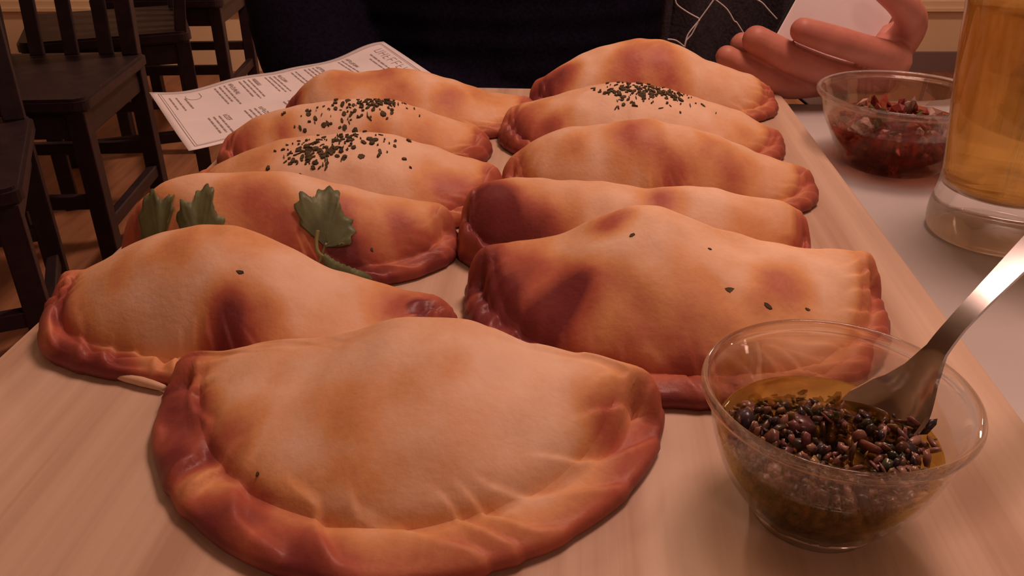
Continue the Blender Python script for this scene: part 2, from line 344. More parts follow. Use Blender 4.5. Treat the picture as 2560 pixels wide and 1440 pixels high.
   form=dict(bf=0.05, bb=0.014, pf=2.6, lip=0.01, edge=(0.011, 0.006, 0.008), pitch=0.011, amp=0.0018, seed=21),
   marks=[(-0.0295, -0.0259, 0.0141, 0.45), (0.0018, -0.0254, 0.0203, 0.45), (-0.0127, -0.0084, 0.0191, 0.25), (-0.0651, -0.0132, 0.0128, 0.45), (-0.0514, -0.0127, 0.0127, -0.1), (-0.0761, -0.0137, 0.0161, 0.4)]),
}
# ---------------------------------------------------------------- lights of the room
def lamp_light(name, loc, watts, col, radius, parent=None):
    d = bpy.data.lights.new(name, 'POINT'); d.energy = watts; d.color = col; d.shadow_soft_size = radius
    o = bpy.data.objects.new(name, d); COL.objects.link(o); o.location = loc
    if parent: o.parent = parent
    return o

# ---------------------------------------------------------------- room shell
RX0, RX1, RY0, RY1, RZ = -3.4, 3.2, -2.6, 3.72, 2.7
def slab(name, lo, hi, m):
    o = box(name, [(a+b)/2 for a, b in zip(lo, hi)], [b-a for a, b in zip(lo, hi)], m, bev=0); o['kind'] = 'structure'; return o
slab('floor', (RX0, RY0, -.05), (RX1, RY1, 0), M['floor'])
slab('ceiling', (RX0, RY0, RZ), (RX1, RY1, RZ+.05), M['ceiling'])
slab('wall_back', (RX0, RY1, 0), (RX1, RY1+.08, RZ), M['wall'])
slab('wall_front', (RX0, RY0-.08, 0), (RX1, RY0, RZ), M['wall'])
slab('wall_left', (RX0-.08, RY0, 0), (RX0, RY1, RZ), M['wall'])
slab('wall_right', (RX1, RY0, 0), (RX1+.08, RY1, RZ), M['wall'])
b = slab('baseboard_back', (.75, RY1-.018, 0), (RX1, RY1, .085), M['skirting'])
# panelled dado on the back wall: a moulding rail over flat panels
b = slab('trim_1', (RX0, RY1-.022, .255), (RX1, RY1, .268), M['wall'])
b = slab('trim_2', (RX0, RY1-.012, .268), (RX1, RY1, .295), M['wall'])
b = slab('trim_3', (-1.02, RY1-.02, 0), (-.985, RY1, 2.1), M['wall'])

# ---------------------------------------------------------------- table
YAW = R(-4.1)
rt = empty('dining_table', (0, 0, 0), YAW)
tag(rt, 'white topped dining table under the pale wooden board', 'table')
BW = .379
# board frame: local y runs along the board, far right corner sits at (.207, .645)
c, s = math.cos(YAW), math.sin(YAW)
fr = (.207*c+.645*s, -.207*s+.645*c)              # that corner in the rotated frame
bx1 = fr[0]; bx0 = bx1-BW; by1 = fr[1]; by0 = -.06
def rounded_plate(name, x0, x1, y0, y1, z0, z1, r, m, parent, bev=.002):
    bm = bmesh.new(); vs_ = []
    for cx, cy, a0 in ((x1-r, y1-r, 0), (x0+r, y1-r, 90), (x0+r, y0+r, 180), (x1-r, y0+r, 270)):
        for k in range(7):
            a = R(a0+15*k); vs_.append(bm.verts.new((cx+r*math.cos(a), cy+r*math.sin(a), z0)))
    f = bm.faces.new(vs_); ex = bmesh.ops.extrude_face_region(bm, geom=[f])
    bmesh.ops.translate(bm, vec=(0, 0, z1-z0), verts=[v for v in ex['geom'] if isinstance(v, bmesh.types.BMVert)])
    bmesh.ops.recalc_face_normals(bm, faces=bm.faces)
    if bev:
        es = [e for e in bm.edges if abs(e.verts[0].co.z-e.verts[1].co.z) < 1e-6]
        bmesh.ops.bevel(bm, geom=es, offset=bev, segments=2, affect='EDGES')
    return obj_bm(name, bm, m, parent, smooth=False)
rounded_plate('table_top', bx0+.012, .72, -.42, by1+.014, TT-.03, TT, .02, M['table'], rt)
for lx in (bx0+.07, .66):
    for ly in (-.36, by1-.06):
        beam('leg', (lx, ly, 0), (lx, ly, TT-.03), .045, .045, M['tableleg'], rt)
bd = rounded_plate('serving_board', bx0, bx1, by0, by1, 0, ZB-TT, .012, M['board'], None, .0025)
bd.location = (0, 0, TT); bd.rotation_euler = (0, 0, YAW)
tag(bd, 'long pale wooden serving board carrying the empanadas', 'serving board')

# ---------------------------------------------------------------- empanadas
LABELS = {
 'E1': 'big golden empanada with wide pleated edge, foremost of the row beside the herb sauce bowl',
 'E2': 'golden empanada with a dark burnt tip, second of its row behind the big pleated one',
 'E3': 'reddish brown empanada garnished with coriander leaves',
 'E4': 'pale herb-sprinkled empanada directly behind the coriander-topped one',
 'E5': 'pale herb-sprinkled empanada between another herbed one and the plain one at the menu',
 'E6': 'plain golden empanada at the far end of the row beside the menu sheet',
 'R1': 'large reddish brown empanada just behind the herb sauce bowl with spoon',
 'R2': 'dark reddish low empanada squeezed behind the large one by the sauce bowl',
 'R3': 'plain golden empanada between the dark low one and the herb-topped one',
 'R4': 'herb-topped empanada in the row on the hand side, in front of the tallest one',
 'R5': 'tall golden plain empanada at the far end nearest the hand',
}
FORMS = {}
def build_empanada(key, d):
    F = Form(d['prof'], **d['form']); FORMS[key] = (F, d)
    root = empty('empanada', (d['at'][0], d['at'][1], ZB+.0004), R(d['yaw']))
    tag(root, LABELS[key], 'empanada', 'empanadas on the board')
    NP, NI, NL = 300, 44, 12
    ph = np.linspace(0, 2*math.pi, NP, endpoint=False)
    # even arc length along the outline
    pd = np.linspace(0, 2*math.pi, 4001); X, Y = F.outline(pd)
    ds = np.concatenate([[0], np.cumsum(np.hypot(np.diff(X), np.diff(Y)))]); tot = ds[-1]
    ph = np.interp(np.linspace(0, tot, NP, endpoint=False), ds, pd); arc = np.linspace(0, tot, NP, endpoint=False)
    ox, oy = F.outline(ph)
    cx, cy = F.xm, -(F.bf-F.bb)*.38
    dist = np.hypot(ox-cx, oy-cy)
    front = np.clip(.5-oy/(.25*F.bf), 0, 1)
    lipw = .002+(F.lip-.002)*front
    rl = 1-lipw/dist
    rng = np.random.RandomState(d['form']['seed']+100)
    jit = np.interp(arc, np.linspace(0, tot, 24), rng.uniform(-.75, .75, 24)*F.pitch)
    npl = max(6, round(tot/F.pitch))
    def pleat(a, dd):
        t = ((a+jit)/tot*npl+F.slant*dd/F.lip*.95) % 1.0
        return np.where(t < .82, (t/.82)**1.2, (1-t)/.18)-.5
    rings = []
    for i in range(NI+1):
        rings.append(rl*math.sin(math.pi/2*i/NI)**.9)
    for i in range(1, NL+1): rings.append(rl+(1-rl)*i/NL)
    VX, VY, VZ, BK = [], [], [], []
    marks = d['marks']
    nb = sgn_noise(np.random.RandomState(d['form']['seed']+7), 8, 90, 260)
    amp_var = 1+.5*F.n3(ox, oy)
    for r in rings:
        x = cx+(ox-cx)*r; y = cy+(oy-cy)*r
        z = F.top(x, y)
        dd = dist*(1-r)                                   # distance inward from the edge
        # rope-like fold of the edge
        near = np.clip(1-np.maximum(dd-F.lip, 0)/.009, 0, 1)*front
        pl = pleat(arc, dd)
        bulge = np.sin(np.clip(dd/F.lip, 0, 1)*math.pi)*front
        z = z+F.amp*amp_var*pl*near*np.clip(dd/.0015, 0, 1)+.0016*bulge*(.7+.6*pl)-.0009*np.exp(-((dd-F.lip)/.0022)**2)*front*(.7+.6*amp_var)
        rd = np.sqrt(np.clip(1-(1-np.clip(dd/.0065, 0, 1))**2, 0, 1)); z = np.minimum(z, .0055)+np.maximum(z-.0055, 0)*(.12+.88*rd)
        sc = F.scal*pl*np.clip(1-dd/.006, 0, 1)*front
        x = x+(ox-cx)/dist*sc; y = y+(oy-cy)/dist*sc
        bk = .10+.34*np.clip(1-dd/.016, 0, 1)*front+.10*np.clip(1-dd/.03, 0, 1)+.22*np.clip(np.abs((x-F.xm)/F.a)-.72, 0, 1)/.28
        bk = bk-.10*pl*near+.14*np.exp(-((dd-F.lip)/.002)**2)*front
        for mx, my, mr, ms in marks:
            q = np.hypot(x-mx, (y-my)*.9)/mr*(1+.25*nb(x, y))
            bk = bk+ms*np.clip(1.25-q, 0, 1)*1.0
        VX.append(x); VY.append(y); VZ.append(np.maximum(z, .0015)); BK.append(bk)
    # rounded lower edge and flat base
    ex, ey, ez = VX[-1], VY[-1], VZ[-1]; ux, uy = (ox-cx)/dist, (oy-cy)/dist
    for k, (out, fz) in enumerate(((.0011, .72), (.0014, .42), (.0008, .12), (-.001, 0.0))):
        VX.append(ex+ux*out); VY.append(ey+uy*out); VZ.append(ez*fz); BK.append(BK[NI+NL]+.16+.03*k)
    def mesh(name, r0, r1, cap_in, cap_out):
        n = r1-r0+1
        co = np.stack([np.concatenate(VX[r0:r1+1]), np.concatenate(VY[r0:r1+1]), np.concatenate(VZ[r0:r1+1])], 1)
        bk = np.concatenate(BK[r0:r1+1]); faces = []
        for i in range(n-1):
            for j in range(NP):
                k = (j+1) % NP; faces.append((i*NP+j, (i+1)*NP+j, (i+1)*NP+k, i*NP+k))
        if cap_out: faces.append(tuple(range((n-1)*NP, n*NP))[::-1])
        o = obj_from(name, co, faces, M['dough'], root)
        a = o.data.attributes.new('bake', 'FLOAT', 'POINT'); a.data.foreach_set('value', np.clip(bk, 0, 1.2).astype(np.float32))
        return o
    # centre ring collapses to a point (sin 0 = 0): harmless zero-area fan
    mesh('pastry_shell', 0, NI, True, False)
    mesh('crimped_edge', NI, len(VX)-1, False, True)
    return root
ROOT = {k: build_empanada(k, d) for k, d in EMP.items()}
def on_emp(key, x, y, up=0):
    F, d = FORMS[key]; return Vector((x, y, float(F.top(x, y))+up))

def flakes(key, areas, seed, size=(.0004, .0020)):
    """dried herb bits baked onto the crust: (x, y, rx, ry, count)"""
    F, d = FORMS[key]; rng = random.Random(seed); V, Fc = [], []
    for (ax, ay, rx, ry, n) in areas:
        for _ in range(n):
            q = rng.gauss(0, .45), rng.gauss(0, .45)
            x, y = ax+q[0]*rx, ay+q[1]*ry
            if y > .004: continue
            L_ = rng.uniform(*size); W_ = L_*rng.uniform(.35, .95) if rng.random() < .75 else .0003; a = rng.uniform(0, 6.28)
            b0 = len(V); k = rng.randint(5, 7); zz = rng.uniform(.0003, .0009)
            for lev in (0, 1):
                for i in range(k):
                    th = 6.283*i/k; rr = rng.uniform(.75, 1.15)
                    lx, ly = L_*rr*math.cos(th), W_*rr*math.sin(th)
                    X, Y = x+lx*math.cos(a)-ly*math.sin(a), y+lx*math.sin(a)+ly*math.cos(a)
                    V.append((X, Y, float(F.top(X, Y))+(-.0004 if lev == 0 else zz+rng.uniform(0, .0003))))
            Fc.append(tuple(b0+k+i for i in range(k)))
            for i in range(k): j = (i+1) % k; Fc.append((b0+i, b0+j, b0+k+j, b0+k+i))
    o = obj_from('herb_flakes', V, Fc, M['herb'], ROOT[key], smooth=False)
    tag(o, 'scattered dark green dried herb flakes', kind='stuff'); return o
flakes('E4', [(-.0125, -.018, .017, .014, 95), (.008, -.012, .030, .016, 55), (-.004, -.006, .02, .006, 40)], 1)
flakes('E5', [(.010, -.008, .028, .010, 70), (-.010, -.012, .036, .012, 45), (.02, -.004, .012, .005, 30)], 2)
flakes('R4', [(-.002, -.013, .030, .014, 110), (.008, -.006, .024, .008, 90)], 3)
def fleck(key, x, y, L_, W_, a, seed):
    F, d = FORMS[key]; rng = random.Random(seed); k = 7; V = []
    for lev in (0, 1):
        for i in range(k):
            th = 6.283*i/k; rr = rng.uniform(.45, .95); lx, ly = L_*rr*math.cos(th), W_*rr*math.sin(th)
            X, Y = x+lx*math.cos(a)-ly*math.sin(a), y+lx*math.sin(a)+ly*math.cos(a)
            V.append((X, Y, float(F.top(X, Y))+(-.0004 if lev == 0 else .0003)))
    Fc = [tuple(k+i for i in range(k))]+[(i, (i+1) % k, k+(i+1) % k, k+i) for i in range(k)]
    return obj_from('herb_fleck', V, Fc, M['herb'], ROOT[key], smooth=False)
for q in [('R1', .0163, -.0381, .0024, .0016, .4, 1), ('R1', .0303, -.0417, .0024, .0013, -.4, 2), ('R1', .046, -.039, .0012, .0008, 0, 3),
          ('R1', .0109, -.0188, .0011, .0009, .3, 4), ('E2', .0052, -.021, .0019, .0008, .1, 5), ('E3', .0094, -.0179, .0013, .0010, .2, 6),
          ('E1', -.0345, -.0533, .0009, .0008, 0, 7), ('E3', .0345, -.026, .001, .0007, 0, 8), ('R1', -.0197, -.0206, .0022, .0010, .5, 9)]:
    fleck(*q)

# ---------------------------------------------------------------- coriander
def leaf_outline(n_lobes=3, r=.013, seed=0, teeth=4):
    """fan shaped coriander leaflet with rounded teeth, stalk at the origin, growing along +y"""
    pts = []; rng = random.Random(seed); steps = 64
    for i in range(steps+1):
        t = i/steps; a = R(-118)+R(236)*t
        lob = .58+.42*abs(math.cos(math.pi*n_lobes*(t-.5)))**.8
        tooth = 1+.075*math.cos(2*math.pi*teeth*n_lobes*t)
        env = .50+.50*math.cos(a*.62)
        rr = r*lob*tooth*env*rng.uniform(.98, 1.03)
        pts.append((rr*math.sin(a), rr*math.cos(a)+r*.25))
    return pts
def leaf_mesh(name, key, at, ang, r, seed, parent, curl=.0015, lift=.0012, n_lobes=3):
    out = leaf_outline(n_lobes, r, seed); V, Fc = [], []; ca, sa = math.cos(ang), math.sin(ang); rr_ = 6
    base = (0, 0)
    for k in range(rr_+1):
        t = k/rr_
        for (px, py) in out:
            x, y = px*t, py*t
            X, Y = at[0]+x*ca-y*sa, at[1]+x*sa+y*ca
            z = float(FORMS[key][0].top(X, Y, False))+lift+curl*t*t*(1+math.sin(6*math.atan2(x, y+1e-6)))
            V.append((X, Y, max(z, .0015)))
    n = len(out)
    for k in range(rr_):
        for i in range(n-1): Fc.append((k*n+i, k*n+i+1, (k+1)*n+i+1, (k+1)*n+i))
    o = obj_from(name, V, Fc, M['leaf'], parent)
    md = o.modifiers.new('thick', 'SOLIDIFY'); md.thickness = .0004; md.offset = 1
    return o
def emp_mat(key):
    return ROOT[key].location, ROOT[key].rotation_euler
def sprig(key, label, stem_pts, leaves):
    root = empty('coriander_sprig', ROOT[key].location, ROOT[key].rotation_euler[2])
    tag(root, label, 'coriander', 'coriander on the empanada')
    tube('stem', [on_emp(key, x, y, u) for x, y, u in stem_pts], [.0009, .0007], M['stem'], root, n=7, sub=5)
    for i, (x, y, a, r, lift) in enumerate(leaves):
        leaf_mesh('leaf', key, (x, y), R(a), r, i+len(label), root, lift=lift)
    return root
sprig('E3', 'coriander sprig of small dark leaves on the reddish empanada\'s tip',
      [(-.020, -.034, .002), (-.033, -.028, .002), (-.047, -.024, .002), (-.060, -.018, .002)],
      [(-.038, -.026, -18, .0125, .0015), (-.030, -.029, -75, .0065, .0015), (-.055, -.021, 20, .0125, .0015), (-.060, -.024, 105, .012, .002), (-.048, -.026, 165, .007, .0015)])
sprig('E3', 'coriander sprig with one broad frilly leaf at the middle of the reddish empanada',
      [(.003, -.036, .0015), (.009, -.031, .0015), (.015, -.0265, .0015)],
      [(.0145, -.0275, -12, .0150, .0015)])
# hanging stalk with folded leaf along the front of the same empanada
root = empty('coriander_sprig', (0, 0, ZB)); tag(root, 'coriander stalk with a folded leaf drooping off the reddish empanada', 'coriander', 'coriander on the empanada')
tube('stem', [(-.0800, .3195, .0335), (-.0805, .3165, .0290), (-.0790, .3145, .0250), (-.0720, .3155, .0190)], [.0009, .0008], M['stem'], root, n=7)
# folded leaf: a narrow curved blade with a serrated rim
pl = catmull([(-.0775, .3140, .0240), (-.0735, .3135, .0190), (-.0680, .3165, .0140), (-.0630, .3200, .0105), (-.0605, .3225, .0085)], 8)
V, Fc = [], []; n = len(pl)
for i, p in enumerate(pl):
    t = i/(n-1); wv = .0034*math.sin(math.pi*min(1, t*.9+.08))**.7*(1+.10*math.sin(i*2.3))
    for j in (-1, -.4, .4, 1):
        V.append(p+Vector((.25, .55, .80)).normalized()*wv*j+Vector((0, -.0012, .0004))*(1-abs(j)))
for i in range(n-1):
    for j in range(3): Fc.append((i*4+j, i*4+j+1, i*4+5+j, i*4+4+j))
o = obj_from('leaf', V, Fc, M['leaf'], root); md = o.modifiers.new('t', 'SOLIDIFY'); md.thickness = .0005
o = tube('burnt_stalk', [(-.0600, .3400, ZB+.0018), (-.0520, .3535, ZB+.0020), (-.0455, .3625, ZB+.0022), (-.0420, .3665, ZB+.0024)], [.0012, .0018, .0022], M['burnt'], None, n=8)
tag(o, 'dark burnt stalk poking out from under the coriander-topped empanada', 'stalk')
o = blob('onion_piece', [[((-.0505, .1645, ZB+.0022), (.0034, .0022, .0022)), ((-.0475, .1650, ZB+.0022), (.0024, .0019, .0020))]], .0006, M['onion'], None, 2, 3)
tag(o, 'small white scrap on the board in front of the big pleated empanada', 'food scrap')

o = tube('pale_flap', [(-.1500, .2615, ZB+.0022), (-.1412, .2583, ZB+.0024), (-.1340, .2555, ZB+.0026), (-.1250, .2520, ZB+.0022)], [.0006, .0017, .0019, .0012], M['onion'], None, n=8)
o.data.materials[0] = M['pale_dough']; o.parent = ROOT['E2']; o.matrix_parent_inverse = (Matrix.Translation(ROOT['E2'].location) @ Matrix.Rotation(ROOT['E2'].rotation_euler[2], 4, 'Z')).inverted()
tag(o, 'pale unbaked flap of dough under the edge')

# ---------------------------------------------------------------- menu sheet
A_, B_, C_ = Vector((-.268, .622)), Vector((-.1156, .780)), Vector((-.2016, .5078))
ux_ = (A_-B_); SL = ux_.length; ux_.normalize()                 # along the sheet, from its head B to its foot A
wv_ = (C_-A_); SW = wv_.length; wv_.normalize()
def sheet(s_, w_):
    p = B_+ux_*s_+wv_*w_
    q = Vector((p.x, p.y)); lx = p.x*math.cos(YAW)+p.y*math.sin(YAW); ly = -p.x*math.sin(YAW)+p.y*math.cos(YAW)
    off = max(0, bx0-lx, ly-by1)
    z = .0009+min(off, .12)*.05*(1+.6*math.sin(s_*55+.8))*(1-.35*w_/SW)+.0004*math.sin(s_*90+w_*40)*min(1, off*40)
    return Vector((p.x, p.y, ZB+z))
root = empty('menu_sheet', (0, 0, 0)); tag(root, 'white printed menu sheet jutting over the table corner', 'menu')
ns, nw = 48, 20; V = [sheet(SL*i/ns, SW*j/nw) for i in range(ns+1) for j in range(nw+1)]
Fc = [(i*(nw+1)+j, i*(nw+1)+j+1, (i+1)*(nw+1)+j+1, (i+1)*(nw+1)+j) for i in range(ns) for j in range(nw)]
o = obj_from('paper', V, Fc, M['paper'], root); md = o.modifiers.new('t', 'SOLIDIFY'); md.thickness = .0003; md.offset = 0
pv, pf = [], []
def ink(s0, w0, s1, w1, th):
    """a printed stroke from (s0,w0) to (s1,w1)"""
    d = Vector((s1-s0, w1-w0)); nn_ = max(1, int(d.length/.006)); nrm = Vector((-d.y, d.x)).normalized()*th/2
    base = len(pv)
    for k in range(nn_+1):
        q = Vector((s0, w0))+d*k/nn_
        for sg in (-1, 1):
            p = sheet(q.x+nrm.x*sg, q.y+nrm.y*sg); pv.append(p+Vector((0, 0, .00035)))
    for k in range(nn_): pf.append((base+2*k, base+2*k+1, base+2*k+3, base+2*k+2))
rng = random.Random(5)
def glyph_line(s, w, length, h, th, gap=.35):
    """one row of letter-like strokes running across the sheet"""
    x = w
    while x < w+length:
        gw = h*rng.uniform(.5, .75); k = rng.randint(0, 4)
        ink(s, x, s+h, x, th)
        if k in (0, 1): ink(s, x, s, x+gw, th)
        if k in (0, 2, 3): ink(s+h, x, s+h, x+gw, th)
        if k in (1, 3, 4): ink(s+h*.5, x, s+h*.5, x+gw*.9, th)
        if k in (2, 4): ink(s, x+gw, s+h, x+gw, th)
        x += gw+h*gap
def words(s, w, length, h):
    x = w
    while x < w+length:
        l = rng.uniform(.004, .010); l = min(l, w+length-x)
        if l > .001: ink(s, x, s, x+l, h)
        x += l+.0014
for off, th in ((.0055, .0005), (.0072, .0003)):
    for a, b_ in (((off, off), (off, SW-off)), ((SL-off, off), (SL-off, SW-off)), ((off, off), (SL-off, off)), ((off, SW-off), (SL-off, SW-off))):
        ink(*a, *b_, th)
glyph_line(.011, .018, SW-.040, .0085, .0007, .45)
words(.0255, .022, .060, .0016); words(.030, .030, .035, .0013)
s = .040
col1, col2 = .012, .012+SW*.50
for (col, blocks) in ((col1, [(.045, .026, 2, .05), (.075, .022, 3, .05), (.098, .0, 2, .052), (.112, .020, 3, .052), (.135, .017, 3, .05), (.156, .024, 3, .053), (.180, .0, 0, 0)]),
                      (col2, [(.048, .02, 3, .05), (.085, .022, 2, .05), (.118, .020, 3, .05), (.150, .017, 3, .05), (.178, .014, 3, .045)])):
    for (bs, hl, nl, ll) in blocks:
        q = bs
        if hl: glyph_line(q, col, hl, .0032, .0006, .3); q += .0065
        for k in range(nl):
            words(q, col, ll*rng.uniform(.75, 1.0), .0013); q += .0040
# smile-like mark at the foot of the sheet
for k in range(14):
    a0, a1 = R(-30+15*k), R(-15+15*k)
    ink(.190+.006*math.cos(a0), .020+.008*math.sin(a0), .190+.006*math.cos(a1), .020+.008*math.sin(a1), .0006)
ink(.184, .013, .184, .023, .0006)
words(.197, .022, .028, .0015); words(.203, .018, .035, .0012); words(.208, .018, .03, .0012)
o = obj_from('printed_text', pv, pf, M['ink'], root, smooth=False); tag(o, 'fine grey print in two columns')

# ---------------------------------------------------------------- glass bowls and sauces
def bowl(name, label, loc, R_, H_, Rb):
    k = R_
    outer = [(0, .0012), (Rb*.8, .0008), (Rb*.93, 0), (Rb, .0012), (Rb*1.10, .005), (k*.745, H_*.34), (k*.86, H_*.60), (k*.925, H_*.84), (k*.945, H_*.90), (k*.985, H_*.925), (k, H_*.96), (k*.988, H_*.99), (k*.965, H_), (k*.94, H_*.985), (k*.912, H_*.93), (k*.885, H_*.84), (k*.815, H_*.60), (k*.695, H_*.36), (Rb*.92, H_*.17), (Rb*.6, H_*.115), (0, H_*.105)]
    o = lathe(name, smooth_prof(outer, 4), M['glass'], None, 96, loc)
    tag(o, label, 'bowl'); return o
def inner_prof(R_, H_, Rb, level, grow=.0004):
    pts = [(0, H_*.105), (Rb*.6, H_*.115), (Rb*.92, H_*.17), (R_*.695, H_*.36), (R_*.815, H_*.60), (R_*.885, H_*.84)]
    sp = smooth_prof(pts, 5); out = []
    for r, z in sp:
        if z > level: break
        out.append((r+grow if r > 0 else 0, z-grow))
    rl_ = np.interp(level, [p[1] for p in sp], [p[0] for p in sp])
    out += [(rl_+grow, level), (rl_*.96, level-.0003), (rl_*.5, level-.0004), (0, level-.0004)]
    return out
FB = Vector((.0900, .1930, ZB)); FR, FH, FRB = .0372, .0445, .019
bowl('glass_bowl', 'small clear glass bowl on the board holding herb sauce and a spoon', FB, FR, FH, FRB)
SB = Vector((.245, .524, TT)); SR, SH, SRB = .053, .047, .031
bowl('glass_bowl', 'clear glass bowl of chunky salsa beside the beer glass', SB, SR, SH, SRB)

def chunk_mesh(name, parent, spots, cols, seed, m, smooth=False):
    rng = random.Random(seed); V, Fc, CC = [], [], []
    tb = bmesh.new(); bmesh.ops.create_icosphere(tb, subdivisions=1, radius=1); sv = [v.co.copy() for v in tb.verts]; sf = [[v.index for v in f.verts] for f in tb.faces]; tb.free()
    for p, r in spots:
        e = Euler((rng.uniform(0, 6), rng.uniform(0, 6), rng.uniform(0, 6))).to_matrix(); sc = Vector((rng.uniform(.7, 1.7), rng.uniform(.5, 1.2), rng.uniform(.18, .6)))*r
        b0 = len(V); cc = rng.choice(cols); f_ = rng.uniform(.75, 1.2)
        for v in sv:
            q = e @ Vector((v.x*sc.x, v.y*sc.y, v.z*sc.z)); V.append(p+q*rng.uniform(.7, 1.25)); CC.append((cc[0]*f_, cc[1]*f_, cc[2]*f_, 1))
        Fc += [[b0+i for i in f] for f in sf]
    o = obj_from(name, V, Fc, m, parent, smooth=smooth)
    a = o.data.color_attributes.new('tint', 'FLOAT_COLOR', 'POINT'); a.data.foreach_set('color', np.array(CC, np.float32).ravel())
    return o
M['bits'] = mat('chopped_bits', (.2, .1, .05), .3, sss=.08)
L(M['bits'], N(M['bits'], 'ShaderNodeAttribute', attribute_name='tint').outputs['Color'], bsdf(M['bits']).inputs['Base Color'])
def fill_spots(R_, H_, Rb, n, level, rmin, rmax, seed, heap=None, shrink=.0006):
    rng = random.Random(seed); sp = inner_prof(R_, H_, Rb, H_*.8, 0); zs = [p[1] for p in sp if p[0] > 0]; rs = [p[0] for p in sp if p[0] > 0]; out = []
    zs, rs = zs[:-2], rs[:-2]
    while len(out) < n:
        z = rng.uniform(H_*.13, level+.008); th = rng.uniform(0, 6.283)
        r = rng.uniform(rmin, rmax)
        rm = np.interp(z, zs, rs)-shrink-r
        q = rm*math.sqrt(rng.uniform(.05, 1)); x, y = q*math.cos(th), q*math.sin(th)
        top = level+(heap(x, y) if heap else 0)
        if z > top: continue
        out.append((Vector((x, y, z)), r))
    return out
HERB_COL = [(.05, .035, .02), (.10, .05, .035), (.035, .04, .02), (.20, .085, .06), (.28, .15, .11), (.15, .06, .06), (.04, .025, .03), (.22, .13, .05), (.20, .09, .08)]
SALSA_COL = [(.34, .06, .04), (.26, .04, .03), (.40, .11, .06), (.46, .26, .20), (.50, .34, .28), (.10, .10, .03), (.20, .04, .03), (.30, .05, .04)]
lev = .0270
oil = lathe('herb_sauce', inner_prof(FR, FH, FRB, lev), M['oil'], None, 72, FB); tag(oil, 'yellow oily sauce with chopped herbs in the glass bowl with the spoon', 'sauce')
sp = fill_spots(FR, FH, FRB, 2300, lev, .0006, .0027, 3, lambda x, y: .0030-.50*max(0, y-.009+.25*max(0, x)))
sp += fill_spots(FR, FH, FRB, 120, lev, .0026, .0042, 31, lambda x, y: .0022-.50*max(0, y-.007+.25*max(0, x)))
o = chunk_mesh('chopped_herbs', oil, sp, HERB_COL, 4, M['bits'], True); tag(o, 'dark chopped herbs and onion in oil', kind='stuff')
juice = M['juice'] = clear_mix('salsa_juice', (.78, .38, .26), 1.34, .6, (.78, .38, .28))
lev2 = .0275
sal = lathe('salsa', inner_prof(SR, SH, SRB, lev2), M['juice'], None, 72, SB); tag(sal, 'chunky red tomato and onion salsa in its glass bowl', 'salsa')
sp = fill_spots(SR, SH, SRB, 420, lev2, .0030, .0058, 8, lambda x, y: .009*math.exp(-(x*x+y*y)/.0007))
o = chunk_mesh('diced_vegetables', sal, sp, SALSA_COL, 9, M['bits']); tag(o, 'diced tomato, onion and green bits', kind='stuff')

# ---------------------------------------------------------------- spoon
root = empty('spoon', (FB.x, FB.y, ZB)); tag(root, 'steel teaspoon leaning in the herb sauce bowl', 'spoon')
path = [(-.002, .004, .012), (.006, .006, .0135), (.013, .0085, .0175), (.0205, .0105, .0235), (.0262, .0120, .0310), (.0296, .0131, .0395), (.0325, .0142, .0470), (.0378, .0172, .0535), (.0465, .0232, .0590), (.0570, .0310, .0640), (.0700, .0410, .0695), (.0860, .0540, .0755), (.1010, .0660, .0800), (.1090, .0725, .0815)]
wid = [.0030, .0082, .0112, .0120, .0100, .0056, .0032, .0029, .0031, .0036, .0043, .0052, .0058, .0035]
dep = [.0012, .0034, .0052, .0056, .0042, .0014, .0002, 0, 0, 0, 0, 0, 0, 0]
C = catmull(path, 6); nC = len(C); ws = np.interp(np.linspace(0, 1, nC), np.linspace(0, 1, len(wid)), wid); dp = np.interp(np.linspace(0, 1, nC), np.linspace(0, 1, len(dep)), dep)
side = Vector((-.50, .86, 0)).normalized(); V, Fc = [], []; nj = 12
for i in range(nC):
    t = (C[min(i+1, nC-1)]-C[max(i-1, 0)]).normalized(); sd = (side-t*side.dot(t)).normalized(); nm = sd.cross(t).normalized()
    if nm.z < 0: nm = -nm
    for j in range(nj+1):
        q = 2*j/nj-1; V.append(C[i]+sd*ws[i]*q+nm*dp[i]*(q*q)-nm*.0002*0)
for i in range(nC-1):
    for j in range(nj): Fc.append((i*(nj+1)+j, i*(nj+1)+j+1, (i+1)*(nj+1)+j+1, (i+1)*(nj+1)+j))
nb_ = 7*6
def part_rows(name, r0, r1):
    vv = V[r0*(nj+1):(r1+1)*(nj+1)]; ff = [(i*(nj+1)+j, i*(nj+1)+j+1, (i+1)*(nj+1)+j+1, (i+1)*(nj+1)+j) for i in range(r1-r0) for j in range(nj)]
    o = obj_from(name, vv, ff, M['steel'], root); md = o.modifiers.new('t', 'SOLIDIFY'); md.thickness = .0013; md.offset = 0
    es_ = o.modifiers.new('n', 'EDGE_SPLIT'); es_.split_angle = R(50); return o
part_rows('spoon_bowl', 0, nb_); part_rows('handle', nb_-2, nC-1).modifiers['t'].thickness = .00124

